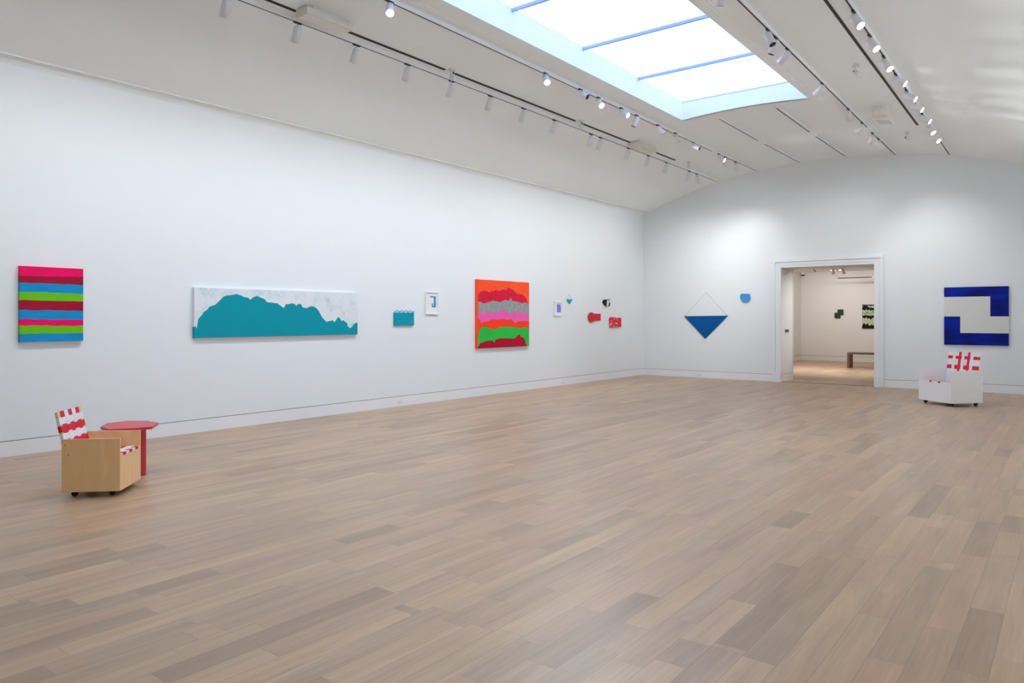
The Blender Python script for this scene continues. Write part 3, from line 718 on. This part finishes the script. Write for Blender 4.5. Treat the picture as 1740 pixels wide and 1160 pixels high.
link('drawing', b.mesh('drawing'), r)

# small teal block with scalloped top
r = root('wall_sculpture', (LX, 8.886, 1.382), 'small teal rectangular relief with a scalloped wavy edge on top', 'artwork')
inv = Matrix.Translation(-r.location); mpl = lambda u, v, w: inv @ left(u, v, w)
b = MB(); b.prism([(8.654, 1.382), (9.119, 1.382), (9.119, 1.602), (8.654, 1.602)], 0.003, 0.03, mpl, P['tealb']); link('block', b.mesh('block', 0.002), r)
b = MB()
pts = []
for k in range(65):
    t = k / 64; u = 8.66 + t * 0.475; ph = (u - 8.67) / 0.105
    v = 1.606 + 0.030 * abs(math.sin(pi * ph)) ** 0.8
    if u > 9.095: v = 1.606 + (u - 9.095) * 0.6
    pts.append(mpl(u, v, 0.02))
b.tube(pts, 0.0045, P['deepb'], 6); link('wavy_wire', b.mesh('wavy_wire'), r)
b = MB()
for k in range(4):
    c = 8.7225 + 0.105 * k
    pp = [(c + 0.046 * math.cos(pi * j / 10), 1.602 + 0.026 * math.sin(pi * j / 10)) for j in range(11)]
    b.prism(pp, 0.006, 0.018, mpl, P['pale'])
link('scallops', b.mesh('scallops'), r)

def shape(name, pts, th, mp, m, label, bevel=0.0, cat='artwork'):
    b = MB(); b.prism(pts, 0.003, th, mp, m); o = link(name, b.mesh(name, bevel)); return tag(o, label, cat)
# small triangle on a string, left wall
r = root('hanging_triangle', (LX, 14.088, 1.83), 'small aqua triangle hung from a string on the left wall', 'artwork')
inv2 = Matrix.Translation(-r.location); mq = lambda u, v, w: inv2 @ left(u, v, w)
b = MB(); b.prism([(13.97, 1.94), (14.088, 1.83), (14.207, 1.94)], 0.003, 0.022, mq, P['aqua']); link('plate', b.mesh('plate'), r)
b = MB(); b.tube([mq(13.975, 1.94, 0.012), mq(14.072, 2.06, 0.006), mq(14.20, 1.94, 0.012)], 0.003, M['string'], 6); link('string', b.mesh('string'), r)
# big triangle on the far wall
r = root('hanging_triangle', (-7.458, FY, 0.993), 'large deep blue triangle pointing down, hung by thread on the far wall', 'artwork')
inv3 = Matrix.Translation(-r.location); mr = lambda u, v, w: inv3 @ far(u, v, w)
b = MB(); b.prism([(-8.027, 1.56), (-7.458, 0.993), (-6.872, 1.572)], 0.003, 0.024, mr, P['deepb']); link('plate', b.mesh('plate', 0.002), r)
b = MB(); b.tube([mr(-8.02, 1.56, 0.012), mr(-7.44, 2.166, 0.006), mr(-6.88, 1.57, 0.012)], 0.0028, M['string'], 6); link('string', b.mesh('string'), r)
# rounded blue piece on the far wall
pts = [(-6.52, 2.108), (-6.325, 2.10), (-6.318, 2.05), (-6.304, 2.0), (-6.315, 1.955), (-6.345, 1.92), (-6.385, 1.902), (-6.43, 1.896), (-6.475, 1.908), (-6.515, 1.935), (-6.545, 1.975), (-6.557, 2.02), (-6.553, 2.07), (-6.54, 2.098)]
shape('wall_ceramic', pts, 0.03, far, P['dotb'], 'small flat-topped round blue piece on the far wall', 0.004)
# red paddle shape
c = (15.03, 1.530)
pts = [(15.13, 1.617), (15.445, 1.618), (15.445, 1.454), (15.13, 1.441)]
pts = []
for k in range(25):
    an = math.radians(40 + (320 - 40) * k / 24); pts.append((c[0] + 0.148 * math.cos(an), c[1] + 0.118 * math.sin(an)))
pts += [(15.145, 1.442), (15.445, 1.454), (15.445, 1.618), (15.143, 1.617)]
shape('wall_ceramic', pts[::-1], 0.03, left, P['redc'], 'red paddle shaped piece, round end left, near the far corner', 0.004)
# red and white speckled piece
r = root('wall_ceramic', (LX, 16.17, 1.28), 'red rectangular piece with white flecks, closest to the room corner', 'artwork')
inv4 = Matrix.Translation(-r.location); ms = lambda u, v, w: inv4 @ left(u, v, w)
b = MB(); b.prism([(15.90, 1.275), (16.30, 1.282), (16.46, 1.294), (16.46, 1.522), (16.2, 1.52), (16.15, 1.535), (16.05, 1.522), (15.97, 1.54), (15.877, 1.505)], 0.003, 0.03, ms, P['redb']); link('plate', b.mesh('plate', 0.003), r)
b = MB(); rr = random.Random(5)
for (u, v, w_, h_) in [(15.9, 1.30, .05, .10), (15.93, 1.42, .05, .04), (16.08, 1.47, .05, .05), (16.22, 1.45, .03, .08), (16.15, 1.37, .07, .03), (16.21, 1.345, .04, .05), (16.04, 1.285, .09, .025), (16.17, 1.288, .06, .02), (15.96, 1.36, .03, .03), (16.08, 1.32, .02, .05)]:
    pp = [(u + w_ / 2 + w_ / 2 * math.cos(2 * pi * j / 9) * rr.uniform(0.6, 1.1), v + h_ / 2 + h_ / 2 * math.sin(2 * pi * j / 9) * rr.uniform(0.6, 1.1)) for j in range(9)]
    b.prism(pp, 0.03, 0.0325, ms, P['offw'])
link('flecks', b.mesh('flecks'), r)
# black and white shaped piece
r = root('wall_ceramic', (LX, 15.73, 1.78), 'small black and white shaped piece above the red paddle', 'artwork')
inv5 = Matrix.Translation(-r.location); mu = lambda u, v, w: inv5 @ left(u, v, w)
b = MB(); b.prism([(15.557, 1.913), (15.58, 1.867), (15.637, 1.839), (15.716, 1.80), (15.74, 1.96), (15.603, 1.949)], 0.003, 0.03, mu, P['blk']); b.prism([(15.60, 1.952), (15.74, 1.957), (15.915, 1.966), (15.915, 1.974), (15.60, 1.962)], 0.003, 0.034, mu, P['blk']); link('dark_plate', b.mesh('dark_plate'), r)
b = MB(); b.prism([(15.728, 1.777), (15.889, 1.802), (15.912, 1.964), (15.742, 1.955)], 0.003, 0.026, mu, P['offw']); link('light_plate', b.mesh('light_plate'), r)
b = MB(); b.prism([(15.843, 1.889), (15.843, 1.831), (15.797, 1.824), (15.797, 1.807), (15.889, 1.808), (15.901, 1.89)], 0.026, 0.03, mu, P['blk']); link('hook_mark', b.mesh('hook_mark'), r)

# art in the next room
pts = [(-6.803, 1.51), (-6.608, 1.51), (-6.608, 1.624), (-6.511, 1.624), (-6.511, 1.82), (-6.705, 1.82), (-6.705, 1.707), (-6.803, 1.707)]
shape('wall_sculpture', pts, 0.03, back2, plain('charcoal_felt', (0.035, 0.037, 0.030, 1), 0.7, 0.1), 'two overlapping charcoal squares on the next room wall')
rq = random.Random(11)
bb = []
base = [1.935, 1.90, 1.80, 1.72, 1.66, 1.60, 1.50, 1.31]
amp = [0.02, 0.05, 0.05, 0.05, 0.03, 0.03, 0.06, 0.06]
for z_, am in zip(base, amp):
    bb.append([(-5.901 + 1.5 * k / 34, z_ + rq.uniform(-am, am)) for k in range(35)])
canvas('painting', -5.901, -4.401, 1.155, 1.977, 0.04, bb, [P['blk'], P['sage'], P['blk'], P['sage'], P['leaf'], P['sage'], P['blk'], P['sage'], P['blk']], back2,
       'black canvas with ragged cream and green clouds seen through the doorway')

# ------------------------------------------------------------------ webbed box chairs
def box_chair(loc, rz, D, W, AH, SHf, BHt, c0, board, label, style, wheel_r=0.026, backlean=(0.005, -0.045)):
    """local axes: +x runs from back to front of the chair, +y across to the far side panel; z up from the floor"""
    r = root('armchair', loc, label, 'armchair', None, rz)
    t = 0.018
    for y0 in (0.0, W - t):
        bx('side_panel', 0, D, y0, y0 + t, c0, AH, board, r, 0.0015)
    bx('front_panel', D - t, D, t, W - t, c0, SHf, board, r, 0.0015)
    bx('back_panel', 0.0, t, t, W - t, c0, SHf - 0.03, board, r, 0.0015)
    bx('base_panel', t, D - t, t, W - t, c0 + 0.01, c0 + 0.028, board, r)
    if style == 'red':
        b = MB()
        for (x, z) in ((0.03, AH - 0.047), (0.055, AH - 0.13)):
            b.cyl((x, -0.002, z), (x, 0.004, z), 0.005, M['grey'], n=12)
        link('screw', b.mesh('screw'), r)
    else:
        b = MB(); b.cyl((D * 0.06, W - 0.004, AH - 0.08), (D * 0.06, W + 0.002, AH - 0.08), 0.006, M['grey'], n=12); link('screw', b.mesh('screw'), r)
    for x in (0.075, D - 0.085):
        for y in (0.07, W - 0.07):
            c = bpy.data.objects.new('caster', None); COL.objects.link(c); c.parent = r; c.location = (x, y, 0)
            b = MB(); b.cyl((0, -0.010, wheel_r), (0, 0.010, wheel_r), wheel_r - 0.001, M['caster'], n=24); link('wheel', b.mesh('wheel', 0.002), c)
            b = MB(); b.box(-0.034, 0.024, -0.02, 0.02, c0 - 0.010, c0, M['caster']); b.box(-0.02, 0.004, -0.014, -0.0105, wheel_r - 0.004, c0 - 0.004, M['caster']); b.box(-0.02, 0.004, 0.0105, 0.014, wheel_r - 0.004, c0 - 0.004, M['caster'])
            link('fork', b.mesh('fork'), c)
    iw = W - 2 * t - 0.004
    # back rest: tilted board frame + straps. local panel frame: s across, q up along the panel
    zb = SHf - 0.05; xb, xt = backlean
    zt = BHt
    slope = (xt - xb) / (zt - AH)
    x_at = lambda z: xb + slope * (z - AH)
    p0 = Vector((x_at(zb), t + 0.002, zb)); up = Vector((x_at(zt) - x_at(zb), 0, zt - zb)); Lp = up.length; up.normalize()
    nrm = Vector((up.z, 0, -up.x))   # points to the front
    mt = Matrix(((0, up.x, nrm.x, p0.x), (1, 0, 0, p0.y), (0, up.z, nrm.z, p0.z), (0, 0, 0, 1)))
    br = bpy.data.objects.new('backrest', None); COL.objects.link(br); br.parent = r
    def pbox(b, s0, s1, q0, q1, n0, n1, m): b.box(s0, s1, q0, q1, n0, n1, m, mt)
    def straps(parent, mt, iw, Lp, rows, fm):
        def pb(b, s0, s1, q0, q1, n0, n1, m): b.box(s0, s1, q0, q1, n0, n1, m, mt)
        b = MB(); e = 0.045
        pb(b, 0, e, 0, Lp, -0.020, 0.0, fm); pb(b, iw - e, iw, 0, Lp, -0.020, 0.0, fm)
        pb(b, e, iw - e, Lp - e, Lp, -0.020, 0.0, fm); pb(b, e, iw - e, 0, e, -0.020, 0.0, fm)
        link('frame', b.mesh('frame', 0.001), parent)
        if style == 'red':
            m0 = 0.048; cw = (iw - 2 * m0) / 5
            for k in range(5):
                b = MB(); s0 = m0 + k * cw; m = M['redstrap'] if k % 2 == 0 else M['whitestrap']
                pb(b, s0 + 0.0008, s0 + cw - 0.0008, -0.002, Lp + 0.002, 0.0, 0.003, m); pb(b, s0 + 0.0008, s0 + cw - 0.0008, Lp, Lp + 0.002, -0.02, 0.003, m)
                o = link('vertical_strap', b.mesh('vertical_strap'), parent); o['label'] = 'red strap' if k % 2 == 0 else 'white strap'
            for (q1, q0, cc) in rows:
                if Lp - q0 < 0.01: continue
                b = MB(); m = M['redstrap'] if cc == 'r' else M['whitestrap']
                lo = max(Lp - q0, 0.0); hi = Lp - q1
                # weave: bulges over every second upright strap
                for k in range(5):
                    s0 = m0 + k * cw; h = 0.0062 if k % 2 else 0.0045
                    a0 = s0 if k else -0.002; a1 = s0 + cw if k < 4 else iw + 0.002
                    pb(b, a0, a1, lo, hi, 0.003, h, m)
                pb(b, -0.003, 0.0, lo, hi, -0.022, 0.0045, m); pb(b, iw, iw + 0.003, lo, hi, -0.022, 0.0045, m)
                o = link('cross_strap', b.mesh('cross_strap'), parent); o['label'] = 'red strap' if cc == 'r' else 'white strap'
        else:
            b = MB(); pb(b, 0.002, iw - 0.002, 0.004, Lp - 0.002, 0.0, 0.003, M['whitestrap']); link('cross_strap', b.mesh('cross_strap'), parent)['label'] = 'white straps'
            for f0 in (0.335, 0.615):
                b = MB(); pb(b, iw * f0, iw * (f0 + 0.075), 0, Lp + 0.001, 0.003, 0.0075, M['redstrap']); pb(b, iw * f0, iw * (f0 + 0.075), Lp, Lp + 0.003, -0.021, 0.0075, M['redstrap']); link('vertical_strap', b.mesh('vertical_strap'), parent)['label'] = 'red strap'
            for (q1, q0) in rows:
                if Lp - q0 < 0: continue
                b = MB(); pb(b, -0.002, iw + 0.002, Lp - q0, Lp - q1, 0.005, 0.007, M['redstrap']); link('cross_strap', b.mesh('cross_strap'), parent)['label'] = 'red strap'
            for f0 in (0.155, 0.435, 0.71):
                b = MB(); pb(b, iw * f0, iw * (f0 + 0.085), 0, Lp + 0.001, 0.007, 0.009, M['whitestrap']); link('vertical_strap', b.mesh('vertical_strap'), parent)['label'] = 'white strap'
    if style == 'red':
        straps(br, mt, iw, Lp, [(0.050, 0.108, 'w'), (0.120, 0.172, 'r'), (0.186, 0.238, 'w'), (0.250, 0.302, 'r'), (0.314, 0.366, 'w')], board)
    else:
        straps(br, mt, iw, Lp, [(0.066, 0.122), (0.230, 0.300)], board)
    # seat
    sf = Vector((D - 0.002, t + 0.002, SHf)); sb = Vector((max(0.03, xb + 0.03), t + 0.002, SHf - 0.035))
    dv = (sf - sb); Ls = dv.length; dv.normalize(); nn = Vector((-dv.z, 0, dv.x))
    ms_ = Matrix(((0, dv.x, nn.x, sb.x), (1, 0, 0, sb.y), (0, dv.z, nn.z, sb.z), (0, 0, 0, 1)))
    st = bpy.data.objects.new('seat', None); COL.objects.link(st); st.parent = r
    if style == 'red': straps(st, ms_, iw, Ls, [(0.045, 0.105, 'w'), (0.115, 0.175, 'r'), (0.185, 0.245, 'w'), (0.255, 0.315, 'r'), (0.325, 0.385, 'w')], board)
    else: straps(st, ms_, iw, Ls, [(0.12, 0.19), (0.31, 0.38)], board)
    return r
box_chair((-6.713, 2.568, 0), math.atan2(0.325, 0.324), 0.459, 0.478, 0.492, 0.357, 0.716, 0.05, M['ply'],
          'birch plywood box armchair on casters with red and white woven straps', 'red')
th = math.radians(49); d1 = Vector((math.cos(th), math.sin(th), 0)); d2 = Vector((-math.sin(th), math.cos(th), 0))
org = Vector((-1.704, 14.385, 0)) + d1 * 0.63 + d2 * 0.74
box_chair(org, th + pi, 0.63, 0.74, 0.611, 0.41, 0.905, 0.06, M['whitepaint'],
          'white painted box armchair on casters with red strapped backrest below the blue canvas', 'white', 0.034, (0.06, 0.01))

# ------------------------------------------------------------------ red octagonal table
TZ = 0.47
r = root('side_table', (-7.29, 3.40, 0), 'low red octagonal table with board legs behind the plywood armchair', 'table')
inv6 = Matrix.Translation((7.29, -3.40, 0))
top = [(-7.381, 3.164), (-7.147, 3.141), (-7.04, 3.29), (-6.993, 3.462), (-7.216, 3.636), (-7.453, 3.639), (-7.60, 3.507), (-7.59, 3.313)]
b = MB(); b.prism(top, TZ - 0.024, TZ, lambda u, v, w: inv6 @ Vector((u, v, w)), M['redpaint']); link('table_top', b.mesh('table_top', 0.002), r)
for k, an in enumerate((0.12, 0.12 + pi / 2)):
    mt = Matrix.Rotation(an, 4, 'Z')
    hw = 0.215 if k == 0 else 0.15
    b = MB()
    pp = [(-hw, 0.0), (-hw + 0.14, 0.0), (-0.022, TZ - 0.16), (0.022, TZ - 0.16), (hw - 0.14, 0.0), (hw, 0.0), (hw, TZ - 0.026), (-hw, TZ - 0.026)]
    if k == 1: pp = [(-hw, 0.0), (-hw + 0.10, 0.0), (-0.03, TZ - 0.12), (0.03, TZ - 0.12), (hw - 0.10, 0.0), (hw, 0.0), (hw, TZ - 0.028), (-hw, TZ - 0.028)]
    b.prism(pp, -0.02, 0.02, lambda u, v, w, mt=mt: mt @ Vector((u, w, v)), M['redpaint'])
    link('leg_board', b.mesh('leg_board', 0.0015), r)

# ------------------------------------------------------------------ bench in the next room
r = root('bench', (-5.57, 23.95, 0), 'brown wooden slab bench standing in the next room', 'bench')
bx('bench_top', 0, 1.7, 0, 0.42, 0.415, 0.47, M['bench'], r, 0.003)
for x in (0.0, 1.63): bx('leg', x, x + 0.07, 0.001, 0.419, 0, 0.415, M['bench'], r, 0.003)

# ------------------------------------------------------------------ fittings in the next room
r = root('dome_camera', (-7.78, 27.12, R2Z), 'small dome camera in the ceiling corner of the next room', 'camera')
b = MB(); b.cyl((0, 0, 0), (0, 0, -0.10), 0.075, M['device'], n=24); link('housing', b.mesh('housing', 0.003), r)
b = MB(); b.cyl((0, 0, -0.10), (0, 0, -0.125), 0.066, M['lamp_dark'], 0.056, n=24); b.cyl((0, 0, -0.125), (0, 0, -0.145), 0.056, M['lamp_dark'], 0.03, n=24); link('dome', b.mesh('dome'), r)
r = root('track_light', (-6.75, 24.7, R2Z), 'small spotlight hanging left in the next room ceiling', 'track light')
b = MB(); b.cyl((0, 0, 0), (0, 0, -0.10), 0.02, M['device'], n=12); link('stem', b.mesh('stem'), r)
b = MB(); b.cyl((0, 0, -0.08), (0.05, 0.02, -0.17), 0.032, M['device'], n=16); b.cyl((0.05, 0.02, -0.17), (0.051, 0.0204, -0.172), 0.026, M['lamp_dark'], n=16); link('can', b.mesh('can'), r)
rt = root('lighting_track', (-6.5, 24.6, R2Z), 'white lighting track across the next room ceiling', 'lighting track')
bx('housing', 0, 5.5, -0.02, 0.02, -0.035, 0.0, M['track'], rt)
for x, aim, lab in ((-6.13, (0, 0.1, -1), 'straight hanging spotlight seen through the doorway'), (-5.86, (0.25, 0.3, -0.9), 'tilted spotlight seen through the doorway')):
    rr_ = root('track_light', (x, 24.6, R2Z - 0.035), lab, 'track light')
    s = link('stem', me_stem, rr_, (0, 0, -0.06)); s.scale = (1, 1, 0.06)
    c = link('can', me_can, rr_, (0, 0, -0.08)); c.rotation_mode = 'QUATERNION'; c.rotation_quaternion = (-Vector(aim)).to_track_quat('Z', 'Y')
    link('lens', me_lens_dark, c)
for x, lab in ((-6.66, 'left one of two small glowing ceiling lights in the next room'), (-6.40, 'right one of two small glowing ceiling lights in the next room')):
    r = root('downlight', (x, 26.7, R2Z), lab, 'ceiling light')
    b = MB(); b.cyl((0, 0, 0), (0, 0, -0.012), 0.085, M['device'], n=28); link('ring', b.mesh('ring'), r)
    b = MB(); b.cyl((0, 0, -0.012), (0, 0, -0.014), 0.072, M['lit'], n=28); link('lens', b.mesh('lens'), r)
r = root('hanging_rail', (-6.40, 26.3, 2.855), 'thin dark rail hung below the next room ceiling', 'rail')
bx('bar', 0, 1.05, -0.014, 0.014, -0.014, 0.014, M['black'], r); bx('bar', 1.12, 4.0, -0.014, 0.014, -0.014, 0.014, M['black'], r)
bx('joint', 1.05, 1.12, -0.017, 0.017, -0.017, 0.017, M['device'], r)
b = MB()
for x in (0.02, 2.0, 3.9): b.cyl((x, 0, 0), (x, 0, R2Z - 2.855), 0.004, M['device'], n=8)
link('wire', b.mesh('wire'), r)

# ------------------------------------------------------------------ outlets and switches
def outlet(name, loc, rz, w, h, label, cat='outlet', face=None):
    """plate in the local xz plane facing -y"""
    r = root(name, loc, label, cat, None, rz)
    bx('plate', -w / 2, w / 2, -0.006, 0, 0, h, M['plate'], r, 0.0015)
    b = MB()
    if cat == 'outlet':
        for dx in (-0.25, 0.25):
            b.box(dx * w - 0.012, dx * w + 0.012, -0.0075, -0.005, h * 0.25, h * 0.75, M['device'])
            for e in (-0.006, 0.006): b.box(dx * w + e - 0.0012, dx * w + e + 0.0012, -0.0082, -0.007, h * 0.42, h * 0.6, M['grey'])
        link('sockets', b.mesh('sockets'), r)
    else:
        b.box(-w / 2 + 0.008, w / 2 - 0.008, -0.012, -0.005, h * 0.45, h - 0.006, M['grey']); link('screen', b.mesh('screen', 0.001), r)
    return r
outlet('wall_outlet', (LX, 8.82, 0.022), pi / 2, 0.115, 0.085, 'white double outlet in the left baseboard below the teal relief')
outlet('wall_outlet', (LX, 13.85, 0.022), pi / 2, 0.115, 0.075, 'small white outlet in the left baseboard below the framed blue bars')
outlet('wall_outlet', (-7.62, FY, 0.022), 0, 0.11, 0.075, 'white outlet in the far wall baseboard below the big triangle')
outlet('wall_keypad', (DX0 + 0.003, 18.10, 1.11), pi / 2, 0.30, 0.135, 'dark and white keypad on the doorway jamb', 'keypad')
outlet('wall_outlet', (DX0 + 0.003, 18.25, 0.05), pi / 2, 0.09, 0.07, 'small outlet low on the doorway jamb')

# ------------------------------------------------------------------ daylight
w = bpy.data.worlds.new('sky'); scn.world = w; w.use_nodes = True
bg = w.node_tree.nodes['Background']; bg.inputs['Color'].default_value = (0.63, 0.87, 1.4, 1); bg.inputs['Strength'].default_value = 1.78
ld = bpy.data.lights.new('sky_portal', 'AREA'); ld.shape = 'RECTANGLE'; ld.size = SX1 - SX0; ld.size_y = SY1 - SY0; ld.cycles.is_portal = True
lo = bpy.data.objects.new('sky_portal', ld); COL.objects.link(lo); lo.location = ((SX0 + SX1) / 2, (SY0 + SY1) / 2, GZ + 0.03)
# fill spots added below the next room ceiling, with no fixtures of their own
for x, y, tgt, p, sz in ((-7.0, 24.8, (-7.3, 27.5, 1.0), 56, 2.2), (-5.9, 24.8, (-6.0, 27.5, 1.0), 56, 2.2), (-4.6, 24.8, (-4.6, 27.5, 1.0), 56, 2.2),
                     (-6.1, 22.6, (-7.0, 22.6, 0.0), 380, 2.0), (-4.4, 21.6, (-4.6, 21.6, 0.0), 280, 1.5), (-3.4, 20.0, (-6.0, 18.2, 1.2), 220, 0.9)):
    ld = bpy.data.lights.new('lamp', 'SPOT'); ld.energy = p; ld.spot_size = sz; ld.spot_blend = 1; ld.shadow_soft_size = 0.07; ld.color = (1, 0.98, 0.955)
    lo = bpy.data.objects.new('lamp', ld); COL.objects.link(lo); lo.location = (x, y, R2Z - 0.16)
    lo.rotation_mode = 'QUATERNION'; lo.rotation_quaternion = (lo.location - Vector(tgt)).to_track_quat('Z', 'Y')

# ------------------------------------------------------------------ camera
cam = bpy.data.cameras.new('camera'); co = bpy.data.objects.new('camera', cam); COL.objects.link(co)
co.location = (0, 0, 1.5)
t = math.atan2(1832 - 870, 1250.0)
co.rotation_euler = (pi / 2, 0, t)
cam.sensor_width = 36; cam.lens = 36 * 1250 / 1740; cam.shift_y = -(580 - 541) / 1740.0; cam.clip_start = 0.02
scn.camera = co
scn.view_settings.view_transform = 'Standard'; scn.view_settings.look = 'None'
scn.view_settings.exposure = 0.36; scn.view_settings.gamma = 1
scn.cycles.max_bounces = 12; scn.cycles.diffuse_bounces = 7; scn.cycles.adaptive_threshold = 0.02; scn.cycles.transparent_max_bounces = 12
scn.cycles.sample_clamp_indirect = 6
